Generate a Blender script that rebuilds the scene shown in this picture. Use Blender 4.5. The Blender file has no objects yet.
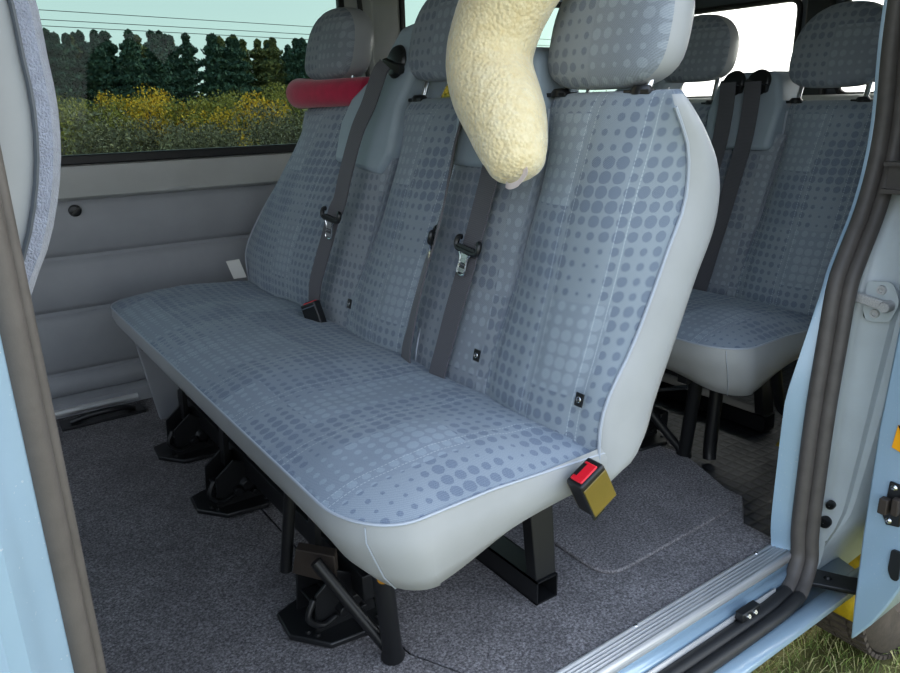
import bpy, bmesh, math, random
from mathutils import Vector, Matrix, noise
random.seed(7)
SC = bpy.context.scene
COL = SC.collection
V = Vector

# ------------------------------------------------------------------ helpers
def lin(h):
    r = [int(h[i:i+2], 16)/255 for i in (0, 2, 4)]
    return tuple([(c/12.92 if c <= .04045 else ((c+.055)/1.055)**2.4) for c in r]) + (1,)

def tag(o, label=None, cat=None, group=None, kind=None):
    if label: o['label'] = label
    if cat: o['category'] = cat
    if group: o['group'] = group
    if kind: o['kind'] = kind
    return o

def empty(name, loc, label=None, cat=None, group=None):
    o = bpy.data.objects.new(name, None); COL.objects.link(o)
    o.location = loc; o.empty_display_size = .05
    return tag(o, label, cat, group)

def copy_tree(o, parent=None):
    kids = [c for c in list(COL.objects) if c.parent == o]
    c = o.copy(); COL.objects.link(c)
    if parent: c.parent = parent
    for k in kids: copy_tree(k, c)
    return c

def world_to(parent, p):
    """parents are only translated (chain), so subtract their summed locations"""
    q = V((0, 0, 0))
    while parent is not None:
        q += V(parent.location); parent = parent.parent
    return V(p) - q

class MB:
    def __init__(s):
        s.v = []; s.f = []; s.m = []; s.uv = {}; s.smooth = True
    def add(s, verts, faces, mi=0, uvs=None):
        b = len(s.v); s.v += [V(p) for p in verts]
        for f in faces:
            s.f.append(tuple(b+i for i in f)); s.m.append(mi)
        if uvs:
            for i, u in enumerate(uvs): s.uv[b+i] = u
        return b
    def grid(s, rows, close=False, mi=0, uvs=None, mfn=None):
        n = len(rows[0]); b = len(s.v)
        for i, r in enumerate(rows):
            for j, p in enumerate(r):
                if uvs: s.uv[len(s.v)] = uvs[i][j]
                s.v.append(V(p))
        for i in range(len(rows)-1):
            for j in range(n if close else n-1):
                k = (j+1) % n
                s.f.append((b+i*n+j, b+i*n+k, b+(i+1)*n+k, b+(i+1)*n+j))
                s.m.append(mfn(i, j) if mfn else mi)
        return b
    def box(s, lo, hi, mi=0):
        x0, y0, z0 = lo; x1, y1, z1 = hi
        s.add([(x0,y0,z0),(x1,y0,z0),(x1,y1,z0),(x0,y1,z0),(x0,y0,z1),(x1,y0,z1),(x1,y1,z1),(x0,y1,z1)],
              [(0,3,2,1),(4,5,6,7),(0,1,5,4),(1,2,6,5),(2,3,7,6),(3,0,4,7)], mi)
    def obox(s, c, ax, hs, mi=0):
        """oriented box: centre, three axes, half sizes"""
        c = V(c); a = [V(x).normalized()*h for x, h in zip(ax, hs)]
        vs = [c+a[0]*i+a[1]*j+a[2]*k for k in (-1, 1) for i, j in ((-1,-1),(1,-1),(1,1),(-1,1))]
        s.add(vs, [(0,3,2,1),(4,5,6,7),(0,1,5,4),(1,2,6,5),(2,3,7,6),(3,0,4,7)], mi)
    def beam(s, a, b, w, h, up=(0,0,1), mi=0):
        a = V(a); b = V(b); d = (b-a); L = d.length; d.normalize()
        side = d.cross(V(up)).normalized(); u = side.cross(d)
        s.obox((a+b)/2, (d, side, u), (L/2, w/2, h/2), mi)
    def tube(s, pts, r, n=10, mi=0, caps=True, flat=1.0, closed=False):
        pts = [V(p) for p in pts]; rows = []; prev = None
        rr = r if isinstance(r, (list, tuple)) else [r]*len(pts)
        for i, p in enumerate(pts):
            if closed: d = pts[(i+1) % len(pts)] - pts[i-1]
            else: d = pts[min(i+1, len(pts)-1)] - pts[max(i-1, 0)]
            d.normalize()
            if prev is None:
                a = V((0,0,1)) if abs(d.z) < .9 else V((1,0,0))
                e = d.cross(a).normalized()
            else:
                e = (prev - d*prev.dot(d)).normalized()
            prev = e; g = d.cross(e)
            rows.append([p + (e*math.cos(t)*flat + g*math.sin(t))*rr[i] for t in [2*math.pi*k/n for k in range(n)]])
        if closed: rows.append(rows[0])
        b = s.grid(rows, close=True, mi=mi)
        if caps and not closed:
            s.f.append(tuple(b+k for k in range(n))[::-1]); s.m.append(mi)
            e0 = b+(len(rows)-1)*n
            s.f.append(tuple(e0+k for k in range(n))); s.m.append(mi)
    def cyl(s, a, b, r, n=20, mi=0): s.tube([a, b], r, n, mi)
    def lathe(s, c, axis, prof, n=32, mi=0):
        """prof: (r, along)"""
        c = V(c); d = V(axis).normalized(); a = V((0,0,1)) if abs(d.z) < .9 else V((1,0,0))
        e = d.cross(a).normalized(); g = d.cross(e)
        rows = [[c + d*h + (e*math.cos(t)+g*math.sin(t))*max(r, 1e-5) for t in [2*math.pi*k/n for k in range(n)]] for r, h in prof]
        s.grid(rows, close=True, mi=mi)
    def prism(s, poly, d, mi=0):
        """poly: 3D points (planar), extruded by vector d"""
        n = len(poly); d = V(d); P = [V(p) for p in poly]
        s.add(P+[p+d for p in P], [tuple(range(n))[::-1], tuple(range(n, 2*n))]+[(i, (i+1) % n, n+(i+1) % n, n+i) for i in range(n)], mi)
    def build(s, name, mats, parent=None, bevel=0, smooth=True, sub=0, angle=40, bseg=2, weld=False, recalc=True):
        me = bpy.data.meshes.new(name)
        org = V((0, 0, 0)) if parent is None else V((0,0,0))-world_to(parent, (0,0,0))
        if parent is None:
            c = V((sum(v.x for v in s.v)/len(s.v), sum(v.y for v in s.v)/len(s.v), min(v.z for v in s.v)))
        else: c = org
        me.from_pydata([v-c for v in s.v], [], s.f)
        if not isinstance(mats, (list, tuple)): mats = [mats]
        for m in mats: me.materials.append(m)
        for p, mi in zip(me.polygons, s.m): p.material_index = mi
        if s.uv:
            ul = me.uv_layers.new(name='UVMap')
            for lp in me.loops: ul.data[lp.index].uv = s.uv.get(lp.vertex_index, (0, 0))
        if recalc or weld:
            bm = bmesh.new(); bm.from_mesh(me)
            if weld: bmesh.ops.remove_doubles(bm, verts=bm.verts, dist=1e-5)
            bmesh.ops.recalc_face_normals(bm, faces=bm.faces)
            bm.to_mesh(me); bm.free()
        o = bpy.data.objects.new(name, me); COL.objects.link(o)
        if parent is not None: o.parent = parent
        else: o.location = c
        if smooth:
            for p in me.polygons: p.use_smooth = True
        if bevel:
            b = o.modifiers.new('b', 'BEVEL'); b.width = bevel; b.segments = bseg; b.limit_method = 'ANGLE'; b.angle_limit = math.radians(35)
            b.harden_normals = False
        if sub:
            m = o.modifiers.new('s', 'SUBSURF'); m.levels = m.render_levels = sub
        if smooth and not sub:
            try: me.set_sharp_from_angle(angle=math.radians(angle))
            except Exception: pass
        me.update()
        return o

def lerp(a, b, t): return a+(b-a)*t
def interp(tab, z):
    """smooth cubic through the table"""
    n = len(tab)
    if z <= tab[0][0]: return tab[0][1]
    if z >= tab[-1][0]: return tab[-1][1]
    def tan(k):
        a, b = tab[max(k-1, 0)], tab[min(k+1, n-1)]
        return (b[1]-a[1])/(b[0]-a[0])
    for k in range(n-1):
        if z <= tab[k+1][0]:
            h = tab[k+1][0]-tab[k][0]; t = (z-tab[k][0])/h; m0, m1 = tan(k)*h, tan(k+1)*h
            return (2*t**3-3*t*t+1)*tab[k][1]+(t**3-2*t*t+t)*m0+(3*t*t-2*t**3)*tab[k+1][1]+(t**3-t*t)*m1
def catmull(P, n=6):
    P = [V(p) for p in P]; out = []
    for i in range(len(P)-1):
        p0, p1, p2, p3 = P[max(i-1,0)], P[i], P[i+1], P[min(i+2,len(P)-1)]
        for k in range(n):
            t = k/n
            out.append(.5*((2*p1)+(p2-p0)*t+(2*p0-5*p1+4*p2-p3)*t*t+(3*p1-p0-3*p2+p3)*t**3))
    out.append(P[-1]); return out

# ------------------------------------------------------------------ materials
def mat(name, col, rough=.6, metal=0, spec=.5, coat=0, sheen=0):
    m = bpy.data.materials.new(name); m.use_nodes = True
    b = m.node_tree.nodes['Principled BSDF']
    b.inputs['Base Color'].default_value = lin(col) if isinstance(col, str) else col
    b.inputs['Roughness'].default_value = rough; b.inputs['Metallic'].default_value = metal
    b.inputs['Specular IOR Level'].default_value = spec; b.inputs['Coat Weight'].default_value = coat
    b.inputs['Sheen Weight'].default_value = sheen
    return m
class NT:
    def __init__(s, m): s.m = m; s.t = m.node_tree; s.b = s.t.nodes.get('Principled BSDF')
    def n(s, t, **k):
        o = s.t.nodes.new(t)
        for a, v in k.items(): setattr(o, a, v)
        return o
    def l(s, a, b): s.t.links.new(a, b)
    def math(s, op, a, b=None, c=None):
        o = s.n('ShaderNodeMath', operation=op)
        for i, x in enumerate((a, b, c)):
            if x is None: continue
            if isinstance(x, (int, float)): o.inputs[i].default_value = x
            else: s.l(x, o.inputs[i])
        return o.outputs[0]
    def mix(s, f, a, b, bt='MIX'):
        o = s.n('ShaderNodeMix', data_type='RGBA', blend_type=bt)
        for i, x in ((0, f), (6, a), (7, b)):
            if isinstance(x, (int, float)): o.inputs[i].default_value = x
            elif isinstance(x, (tuple, list)): o.inputs[i].default_value = x
            elif isinstance(x, str): o.inputs[i].default_value = lin(x)
            else: s.l(x, o.inputs[i])
        return o.outputs[2]
    def noise(s, scale, vec=None, detail=3, rough=.5):
        o = s.n('ShaderNodeTexNoise'); o.inputs['Scale'].default_value = scale; o.inputs['Detail'].default_value = detail; o.inputs['Roughness'].default_value = rough
        if vec is not None: s.l(vec, o.inputs['Vector'])
        return o.outputs[0]
    def ramp(s, f, stops):
        o = s.n('ShaderNodeValToRGB'); e = o.color_ramp.elements
        while len(e) < len(stops): e.new(.5)
        for q, (p, c) in zip(e, stops): q.position = p; q.color = lin(c) if isinstance(c, str) else c
        s.l(f, o.inputs[0]); return o.outputs[0]
    def bump(s, h, strength=.3, dist=.002):
        o = s.n('ShaderNodeBump'); o.inputs['Strength'].default_value = strength; o.inputs['Distance'].default_value = dist
        s.l(h, o.inputs['Height']); s.l(o.outputs[0], s.b.inputs['Normal'])
    def obj(s): return s.n('ShaderNodeTexCoord').outputs['Object']
    def uv(s): return s.n('ShaderNodeTexCoord').outputs['UV']

def grain(name, col, rough=.6, amt=.12, scale=60, bump=.2, bscale=400, bdist=.001, metal=0, coat=0, col2=None, spec=.5, sheen=0):
    m = mat(name, col, rough, metal, spec, coat, sheen); t = NT(m); o = t.obj()
    c = lin(col); d = lin(col2) if col2 else tuple([x*(1-amt*2) for x in c[:3]])+(1,)
    f = t.ramp(t.noise(scale, o, 5, .6), [(.35, d), (.65, c)])
    t.l(f, t.b.inputs['Base Color'])
    if bump: t.bump(t.noise(bscale, o, 2), bump, bdist)
    return m

def fabric(name, base, dark, light, seams=(), horiz=(), cell=.0215, seed=0.0):
    """woven upholstery: dots of changing size in blocks, double rows of stitching at given u"""
    m = mat(name, base, .85, sheen=.15, spec=.25); t = NT(m)
    uv = t.uv(); sp = t.n('ShaderNodeSeparateXYZ'); t.l(uv, sp.inputs[0]); u, v = sp.outputs[0], sp.outputs[1]
    us = t.math('DIVIDE', u, cell); vs = t.math('DIVIDE', v, cell*1.04)
    cu, cv = t.math('FLOOR', us), t.math('FLOOR', vs)
    fu = t.math('SUBTRACT', t.math('FRACT', us), .5); fv = t.math('SUBTRACT', t.math('FRACT', vs), .5)
    d = t.math('SQRT', t.math('ADD', t.math('MULTIPLY', fu, fu), t.math('MULTIPLY', fv, fv)))
    # ragged woven edge
    d = t.math('ADD', d, t.math('MULTIPLY', t.math('SUBTRACT', t.noise(420, uv, 1), .5), .12))
    cc = t.n('ShaderNodeCombineXYZ'); t.l(cu, cc.inputs[0]); t.l(cv, cc.inputs[1]); cc.inputs[2].default_value = seed
    nz = t.noise(.33, cc.outputs[0], 1)
    r = t.math('MULTIPLY_ADD', nz, .95, -.15)
    r = t.math('MAXIMUM', t.math('MINIMUM', r, .45), .13)
    dot = t.math('MULTIPLY', t.math('LESS_THAN', d, r), 1.0)
    # blocks of light or dark dots
    bu = t.math('FLOOR', t.math('DIVIDE', u, cell*5.3)); bv = t.math('FLOOR', t.math('DIVIDE', v, cell*6.7))
    bc = t.n('ShaderNodeCombineXYZ'); t.l(bu, bc.inputs[0]); t.l(bv, bc.inputs[1]); bc.inputs[2].default_value = seed+3
    wn = t.n('ShaderNodeTexWhiteNoise'); t.l(bc.outputs[0], wn.inputs[0])
    blk = t.math('GREATER_THAN', wn.outputs['Value'], .70)
    dc = t.mix(blk, dark, light)
    bc2 = t.mix(t.math('MULTIPLY', t.math('GREATER_THAN', wn.outputs['Value'], .5), .22), base, dark)
    col = t.mix(t.math('MULTIPLY', dot, .85), bc2, dc)
    # weave
    w1 = t.n('ShaderNodeTexWave'); w1.inputs['Scale'].default_value = 150; w1.bands_direction = 'DIAGONAL'; t.l(uv, w1.inputs[0])
    col = t.mix(.16, col, t.ramp(w1.outputs[1], [(.2, 'a9b2bd'), (.8, '5a6470')]))
    col = t.mix(.10, col, t.ramp(t.noise(700, uv, 2), [(.35, '3a4450'), (.65, 'c8d0d8')]))
    hgt = t.math('MULTIPLY', w1.outputs[1], .4)
    if seams:
        acc = None
        for s in seams:
            for k in (-.008, .008):
                a = t.math('LESS_THAN', t.math('ABSOLUTE', t.math('SUBTRACT', u, s+k)), .0007)
                acc = a if acc is None else t.math('MAXIMUM', acc, a)
        dash = t.math('GREATER_THAN', t.math('FRACT', t.math('DIVIDE', v, .006)), .35)
        acc = t.math('MULTIPLY', acc, dash)
        col = t.mix(t.math('MULTIPLY', acc, .6), col, 'c3ccd4')
    t.l(col, t.b.inputs['Base Color'])
    t.bump(hgt, .25, .0008)
    return m

M = {}
M['fab'] = fabric('seat_fabric', '8b969f', '5f6c80', '99a4ae', (-.10, .0, .11), seed=1.3)
M['fabc'] = fabric('cushion_fabric', '8a96a3', '5e6d85', '98a5b3', (-.55, -.40, -.20, -.05, .16, .30, .50), seed=4.1)
M['fabh'] = fabric('headrest_fabric', '8b9299', '626b7b', '9aa2ab', (), seed=7.7)
M['vinyl'] = grain('pale_vinyl', 'a7a9ab', .42, .04, 8, .12, 900, .0004)
M['pipe'] = mat('vinyl_piping', 'a9b0bb', .45)
M['plas'] = grain('grey_plastic', '98a5b0', .5, .03, 20, .1, 900, .0003)
M['trim'] = grain('wall_trim', '9c9ea2', .62, .05, 6, .18, 700, .0006)
M['trimd'] = grain('wall_trim_dark', '50565e', .6, .05, 6, .18, 700, .0006)
M['ledge'] = grain('wall_ledge', 'bcbdbb', .4, .05, 4, .1, 500, .0004)
M['pillar'] = grain('pillar_trim', 'aeb0b0', .6, .04, 10, .15, 600, .0004)
M['blk'] = mat('black_metal', '1b1c1e', .4, .3)
M['blkp'] = mat('black_plastic', '17181a', .38)
M['rub'] = grain('seal_rubber', '57524f', .55, .1, 30, .25, 500, .0006)
M['rubd'] = grain('dark_rubber', '1c1c1e', .5, .1, 30, .25, 500, .0006)
M['steel'] = mat('steel', 'd0d2d4', .2, 1)
M['belt'] = None
M['chrome'] = mat('chrome_post', 'e6e6e6', .12, 1)
M['red'] = mat('red_button', 'e0182c', .4)
M['white'] = mat('white_cloth', 'dcdad4', .7)
M['crim'] = grain('crimson_plush', 'c01e48', .9, .08, 40, .4, 900, .001, sheen=.3)
M['ceil'] = grain('ceiling_lining', '9a9c9e', .9, .05, 10)
M['pink'] = mat('tag_satin', 'cfc0ba', .5)
M['brass'] = mat('brass_bush', 'b48232', .35, .8)
M['olive'] = grain('buckle_reflection_cover', '746224', .28, .06, 20, .05, spec=.6)  # olive tone is a yellow reflection put into the buckle's side colour
M['yel'] = mat('yellow_tape', 'f2a60a', .4)
M['rust'] = mat('rusty_edge', '3a322c', .7, .2)
M['fur'] = grain('brown_fur', '6e6258', .95, .3, 60, .8, 300, .004)

def m_paint():
    m = mat('blue_paint', '93abbf', .28, .1, .5, .6); t = NT(m); o = t.obj()
    t.b.inputs['Coat Roughness'].default_value = .12
    f = t.noise(2.2, o, 6, .6); sp = t.noise(260, o, 1)
    c = t.ramp(f, [(.3, '8ba6bb'), (.7, '9ab3c6')])
    c = t.mix(t.math('MULTIPLY', t.math('GREATER_THAN', sp, .74), .7), c, 'b9c4cc')   # specks of dust
    t.l(c, t.b.inputs['Base Color']); return m
M['paint'] = m_paint()
M['jamb'] = grain('jamb_paint', 'ccd5d9', .42, .06, 5, .08, 60, .001, metal=.0, coat=.3)
def m_belt():
    m = mat('belt_webbing', '55535a', .6, sheen=.2); t = NT(m); uv = t.uv()
    w = t.n('ShaderNodeTexWave'); w.inputs['Scale'].default_value = 90; w.bands_direction = 'Y'; t.l(uv, w.inputs[0])
    t.l(t.mix(w.outputs[1], '58565c', '4b494f'), t.b.inputs['Base Color']); t.bump(w.outputs[1], .3, .0006); return m
M['belt'] = m_belt()
def m_carpet():
    m = mat('felt_carpet', '55565c', .95, sheen=.1, spec=.1); t = NT(m); o = t.obj()
    a = t.noise(230, o, 3, .7); b = t.noise(7, o, 4, .6)
    c = t.ramp(a, [(.30, '3b3a3d'), (.5, '777375'), (.68, 'aba7a9')])
    d = t.mix(t.math('MULTIPLY', t.math('SUBTRACT', .62, b), 1.4), c, '454346')
    t.l(d, t.b.inputs['Base Color']); t.bump(a, .7, .004); return m
M['carpet'] = m_carpet()
def m_mat():
    m = mat('ribbed_rubber', '1b1c20', .5); t = NT(m); o = t.obj()
    v = t.n('ShaderNodeTexVoronoi', feature='DISTANCE_TO_EDGE'); v.inputs['Scale'].default_value = 34; v.inputs['Randomness'].default_value = .15; t.l(o, v.inputs[0])
    t.l(t.ramp(v.outputs[0], [(.05, '17181b'), (.2, '2d2f35')]), t.b.inputs['Base Color']); t.bump(v.outputs[0], .8, .004); return m
M['rmat'] = m_mat()
def m_alu():
    m = mat('brushed_aluminium', 'c8c6c4', .5, .35); t = NT(m); o = t.obj()
    mp = t.n('ShaderNodeMapping'); mp.inputs['Scale'].default_value = (3, 140, 140); t.l(o, mp.inputs[0])
    n = t.noise(3, mp.outputs[0], 4); t.l(t.ramp(n, [(.3, 'bcbcbe'), (.7, 'dddcdb')]), t.b.inputs['Base Color'])
    t.l(t.math('MULTIPLY_ADD', n, .3, .32), t.b.inputs['Roughness']); return m
M['alu'] = m_alu()
def m_fleece():
    m = mat('cream_fleece', 'ecdcb6', .95, sheen=.6, spec=.1); t = NT(m); o = t.obj()
    v = t.n('ShaderNodeTexVoronoi'); v.inputs['Scale'].default_value = 170; t.l(o, v.inputs[0])
    n = t.noise(60, o, 4, .7)
    t.l(t.ramp(n, [(.3, 'f2dcaa'), (.7, 'fdeec8')]), t.b.inputs['Base Color'])
    t.bump(t.math('ADD', t.math('MULTIPLY', v.outputs[0], -1), n), .55, .004); return m
M['fleece'] = m_fleece()
def m_glass(name, col, white=0):
    m = bpy.data.materials.new(name); m.use_nodes = True; t = m.node_tree; t.nodes.clear()
    out = t.nodes.new('ShaderNodeOutputMaterial'); tr = t.nodes.new('ShaderNodeBsdfTransparent'); tr.inputs[0].default_value = lin(col)
    gl = t.nodes.new('ShaderNodeBsdfGlossy'); gl.inputs['Roughness'].default_value = .03
    mx = t.nodes.new('ShaderNodeMixShader'); fr = t.nodes.new('ShaderNodeFresnel'); fr.inputs[0].default_value = 1.2
    t.links.new(fr.outputs[0], mx.inputs[0]); t.links.new(tr.outputs[0], mx.inputs[1]); t.links.new(gl.outputs[0], mx.inputs[2])
    last = mx
    if white:
        di = t.nodes.new('ShaderNodeBsdfTranslucent'); di.inputs[0].default_value = (.9, .88, .82, 1)
        nz = t.nodes.new('ShaderNodeTexNoise'); nz.inputs['Scale'].default_value = 6; nz.inputs['Detail'].default_value = 6
        mm = t.nodes.new('ShaderNodeMath'); mm.operation = 'MULTIPLY'; mm.inputs[1].default_value = white; t.links.new(nz.outputs[0], mm.inputs[0])
        m2 = t.nodes.new('ShaderNodeMixShader'); t.links.new(mm.outputs[0], m2.inputs[0])
        t.links.new(mx.outputs[0], m2.inputs[1]); t.links.new(di.outputs[0], m2.inputs[2]); last = m2
    t.links.new(last.outputs[0], out.inputs[0]); return m
M['glass'] = m_glass('tinted_side_glass', 'b2c0bb')
M['glassr'] = m_glass('dusty_rear_glass', 'f4f6f6', .3)

# ------------------------------------------------------------------ camera
import mathutils
f = 732.05
R = Matrix(((0.81626701, -0.19234733, 0.54471155), (-0.57720513, -0.2335543, 0.78248746), (-0.02328965, -0.953129, -0.30166653)))
# columns: image right, image down, forward (in world axes)
right = V((R[0][0], R[1][0], R[2][0])); down = V((R[0][1], R[1][1], R[2][1])); fwd = V((R[0][2], R[1][2], R[2][2]))
cam = bpy.data.cameras.new('camera'); co = bpy.data.objects.new('camera', cam); COL.objects.link(co)
cm = Matrix((right, -down, -fwd)).transposed().to_4x4(); cm.translation = V((0, 0, .9)); co.matrix_world = cm
cam.sensor_fit = 'HORIZONTAL'; cam.sensor_width = 36; cam.lens = f*36/900; cam.clip_start = .01; cam.clip_end = 2000
SC.camera = co

# ------------------------------------------------------------------ seats
XF = [(.30,.735),(.36,.728),(.42,.735),(.5,.757),(.6,.785),(.7,.806),(.8,.833),(.88,.855),(.905,.868)]
XS = [(.34,.765),(.42,.764),(.474,.780),(.542,.822),(.625,.868),(.684,.895),(.756,.924),(.829,.918),(.88,.890),(.905,.880)]
XB = [(.33,.82),(.358,.872),(.438,.905),(.53,.945),(.626,.985),(.702,1.020),(.764,1.025),(.81,1.008),(.841,.985),(.88,.950),(.905,.925)]

def pad(name, parent, yl, yr, sL, sR, zb=.335, zt=.903, fab='fab', vin='vinyl'):
    """upholstered back pad; yl, yr tables of y at z; sL,sR how much of XS depth the seam at that edge has"""
    mb = MB(); NF = 28; NS = 20
    zs = [zb+(zt-zb)*i/44 for i in range(45)]
    rows = []; uvs = []; seamR = []; seamL = []
    ends = [(-1, .55), (-.6, .85), (-.25, .97)]
    allz = [(zb-.012, .62), (zb-.006, .85)] + [(z, 1) for z in zs[1:-1]] + [(zt+.004, .9), (zt+.009, .7), (zt+.011, .4)]
    arc = 0; pz = None; px = None
    for z, k in allz:
        y0, y1 = interp(yl, z), interp(yr, z)
        xf, xs, xb = interp(XF, z), interp(XS, z), interp(XB, z)
        mid = (xf+xb)/2+.01
        wy = lerp(1, k, .22)
        yc = (y0+y1)/2; w = (y1-y0)/2*wy
        row = []; uv = []
        if pz is not None: arc += math.hypot(z-pz, (xf-px))
        pz, px = z, xf
        for j in range(NF+1):
            s = -1+2*j/NF
            dd = (xs-xf)*(sL if s < 0 else sR)
            x = xf + dd*abs(s)**3.6 - .006*math.cos(s*math.pi)*(1-abs(s))
            # valleys at stitch lines
            for sy in (-.10, 0, .11):
                x += .0035*math.exp(-((s*w-sy)/.014)**2)
            x += .0035*noise.noise(V((s*w*9+yc*7, z*9, .3)))
            row.append((x, yc+w*s)); uv.append([s*w, arc])
        L = [0]
        for j in range(NF): L.append(L[-1]+math.hypot(row[j+1][0]-row[j][0], row[j+1][1]-row[j][1]))
        for j in range(NF+1): uv[j][0] = L[j]-L[NF//2]
        # far side (s=+1) to back to near side
        xr, xl = row[-1][0], row[0][0]
        for j in range(1, NS):
            t = j/NS
            if t < .35:
                q = t/.35; x = lerp(xr, xb-.012, q); y = yc+w+.008*math.sin(q*math.pi)
            elif t <= .65:
                q = (t-.35)/.3; x = xb+.004*math.sin(q*math.pi); y = lerp(yc+w-.012, yc-w+.012, q)
            else:
                q = (t-.65)/.35; x = lerp(xb-.012, xl, q); y = yc-w-.008*math.sin(q*math.pi)
            row.append((x, y)); uv.append((y-yc, arc+.03))
        R3 = [V((lerp(mid, x, k), y, z)) for x, y in row]
        rows.append(R3); uvs.append(uv)
        if 1 == k: seamL.append(R3[0]+V((-.001, -.0015, 0))); seamR.append(R3[NF]+V((-.001, .0015, 0)))
    n = len(rows[0])
    def mf(i, j): return 0 if j < NF or i > len(rows)-4 else 1
    b = mb.grid(rows, close=True, uvs=uvs, mfn=mf)
    mb.f.append(tuple(b+j for j in range(n))); mb.m.append(1)
    e = b+(len(rows)-1)*n; mb.f.append(tuple(e+j for j in range(n))); mb.m.append(0)
    o = mb.build(name, [M[fab], M[vin]], parent, angle=60)
    pm = MB(); pm.tube(seamL[::2], .0028, 6); pm.tube(seamR[::2], .0028, 6)
    pm.build('piping', M['pipe'], o)
    return o

def headrest(parent, yc, zb, h=.185, w=.120, wrap=None, x0=.868):
    e = empty('headrest', (0, 0, 0)); e.parent = parent
    mb = MB(); n = 48; zc = zb+h*.42
    def outline(k, dx):
        pts = []
        for j in range(n):
            t = 2*math.pi*j/n; c, s = math.cos(t), math.sin(t)
            if s < 0: p = 3.6; hh = h*.42
            else: p = 2.25; hh = h*.58
            r = (abs(c)**p+abs(s)**p)**(-1/p)
            y = yc+r*c*w*k; z = zc+r*s*hh*k
            x = x0+dx+(z-zb)*.22
            pts.append(V((x, y, z)))
        return pts
    rows = []; prof = [(.02,-.016),(.3,-.0155),(.55,-.0135),(.75,-.009),(.88,-.002),(.95,.006),(.985,.014),(1.0,.020),(1.008,.03),(1.01,.045),(.99,.062),(.93,.076),(.8,.085),(.6,.09),(.3,.092),(.02,.092)]
    for k, dx in prof: rows.append(outline(k, dx))
    uvs = [[(p.y-yc, (p.z-zb)) for p in r] for r in rows]
    b = mb.grid(rows, close=True, uvs=uvs, mfn=lambda i, j: 0 if i < 7 else 1)
    mb.f.append(tuple(b+j for j in range(n))); mb.m.append(0)
    e2 = b+(len(rows)-1)*n; mb.f.append(tuple(e2+j for j in range(n))); mb.m.append(1)
    mb.build('headrest_pad', [M['fabh'], M['vinyl']], e, angle=70)
    for s in (-1, 1):
        p = MB(); y = yc+s*.086
        p.cyl((x0+.02, y, .88), (x0+.055, y, zb+.05), .0065, 14)
        p.build('post', M['chrome'], e)
        c = MB(); c.lathe((x0+.022, y, .908), (0,0,1), [(.001,.014),(.012,.013),(.016,.008),(.017,0),(.001,0)], 18)
        c.box((x0+.008, y-.024, .908), (x0+.036, y+.024, .915))
        c.build('post_sleeve', M['blkp'], e, bevel=.001)
    return e

def cushion_obj(parent):
    x0, x1, y0, y1 = .345, .80, .695, 2.185
    mb = MB()
    # plan outline, counter-clockwise, densely sampled
    def corner(cx, cy, r, a0, a1, n=12): return [(cx+r[0]*math.cos(math.radians(lerp(a0, a1, i/n))), cy+r[1]*math.sin(math.radians(lerp(a0, a1, i/n)))) for i in range(n+1)]
    P = []
    def seg(a, b, n):
        for i in range(1, n): P.append((lerp(a[0], b[0], i/n), lerp(a[1], b[1], i/n)))
    c1 = corner(x0+.085, y0+.115, (.085, .115), 270, 180)   # near front
    c2 = corner(x0+.10, y1-.10, (.10, .10), 180, 90)
    P += c1; seg(c1[-1], c2[0], 60); P += c2; seg(c2[-1], (x1, y1), 20); P.append((x1, y1)); seg((x1, y1), (x1, y0+.01), 60); P.append((x1, y0+.01)); seg((x1, y0+.01), c1[0], 20)
    def med(p):
        return (.585, min(max(p[1], y0+.20), y1-.20))
    def ztop(x, y, k):
        # k 0 edge..1 centre
        z = .398 + .030*(1-(1-min(k*1.6, 1))**2)
        z -= .018*max(0, (x-.55)/.25)
        z += .006*math.cos((y-.85)*2*math.pi/.44)*k
        z += .006*noise.noise(V((x*7, y*7, 1.7)))*min(1, k*3)
        z += .0035*noise.noise(V((x*24, y*17, 4.7)))*min(1, k*3)
        return z
    rows = []; uvs = []; seam = []
    side = [(.16,.300),(.10,.298),(.065,.300),(.03,.307),(.008,.325),(-.004,.350),(-.004,.374),(.0,.394)]
    for ins, z in side:
        r = []
        for p in P:
            m = med(p); d = V((m[0]-p[0], m[1]-p[1])); L = d.length; d = d/L*ins
            # front skirt tucks back, sides hang lower at near side
            kk = max(0, min(1, (.345-z)/.045))
            cd = math.hypot((p[0]-.44)/1.3, p[1]-.72); ss = max(0, min(1, (p[0]-.42)/.36)); ss = ss*ss*(3-2*ss)
            zz = z - kk*(.012+.036*math.exp(-(cd/.13)**2)-.026*ss*math.exp(-(max(0, p[1]-.70)/.2)**2))
            tuck = max(0, .38-z)*.35 if p[0] < .44 else 0
            r.append(V((p[0]+d.x+tuck, p[1]+d.y, zz)))
        rows.append(r); uvs.append([(0, 0)]*len(r))
    ns = len(side)-1
    for q in range(0, 15):
        k = (q/14)**1.2; r = []; u = []
        for p in P:
            m = med(p); x = lerp(p[0], m[0], max(k, .0)); y = lerp(p[1], m[1], k)
            r.append(V((x, y, ztop(x, y, k)))); u.append((y-1.35, x))
        if q == 0: seam = [v+V((0,0,.001)) for v in r]
        rows.append(r); uvs.append(u)
    mb.grid(rows, close=True, uvs=uvs, mfn=lambda i, j: 1 if i <= ns else 0)
    o = mb.build('cushion', [M['fabc'], M['vinyl']], parent, angle=65)
    pm = MB(); pm.tube(seam, .0022, 6, closed=True); pm.build('piping', M['pipe'], o)
    # vertical seam at the rounded corner
    sm = MB(); j = 6
    sm.tube([rows[i][j]+V((-.0012, -.0012, 0)) for i in range(2, ns+1)], .0011, 5)
    sm.build('corner_seam', M['pipe'], o)
    return o

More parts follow.
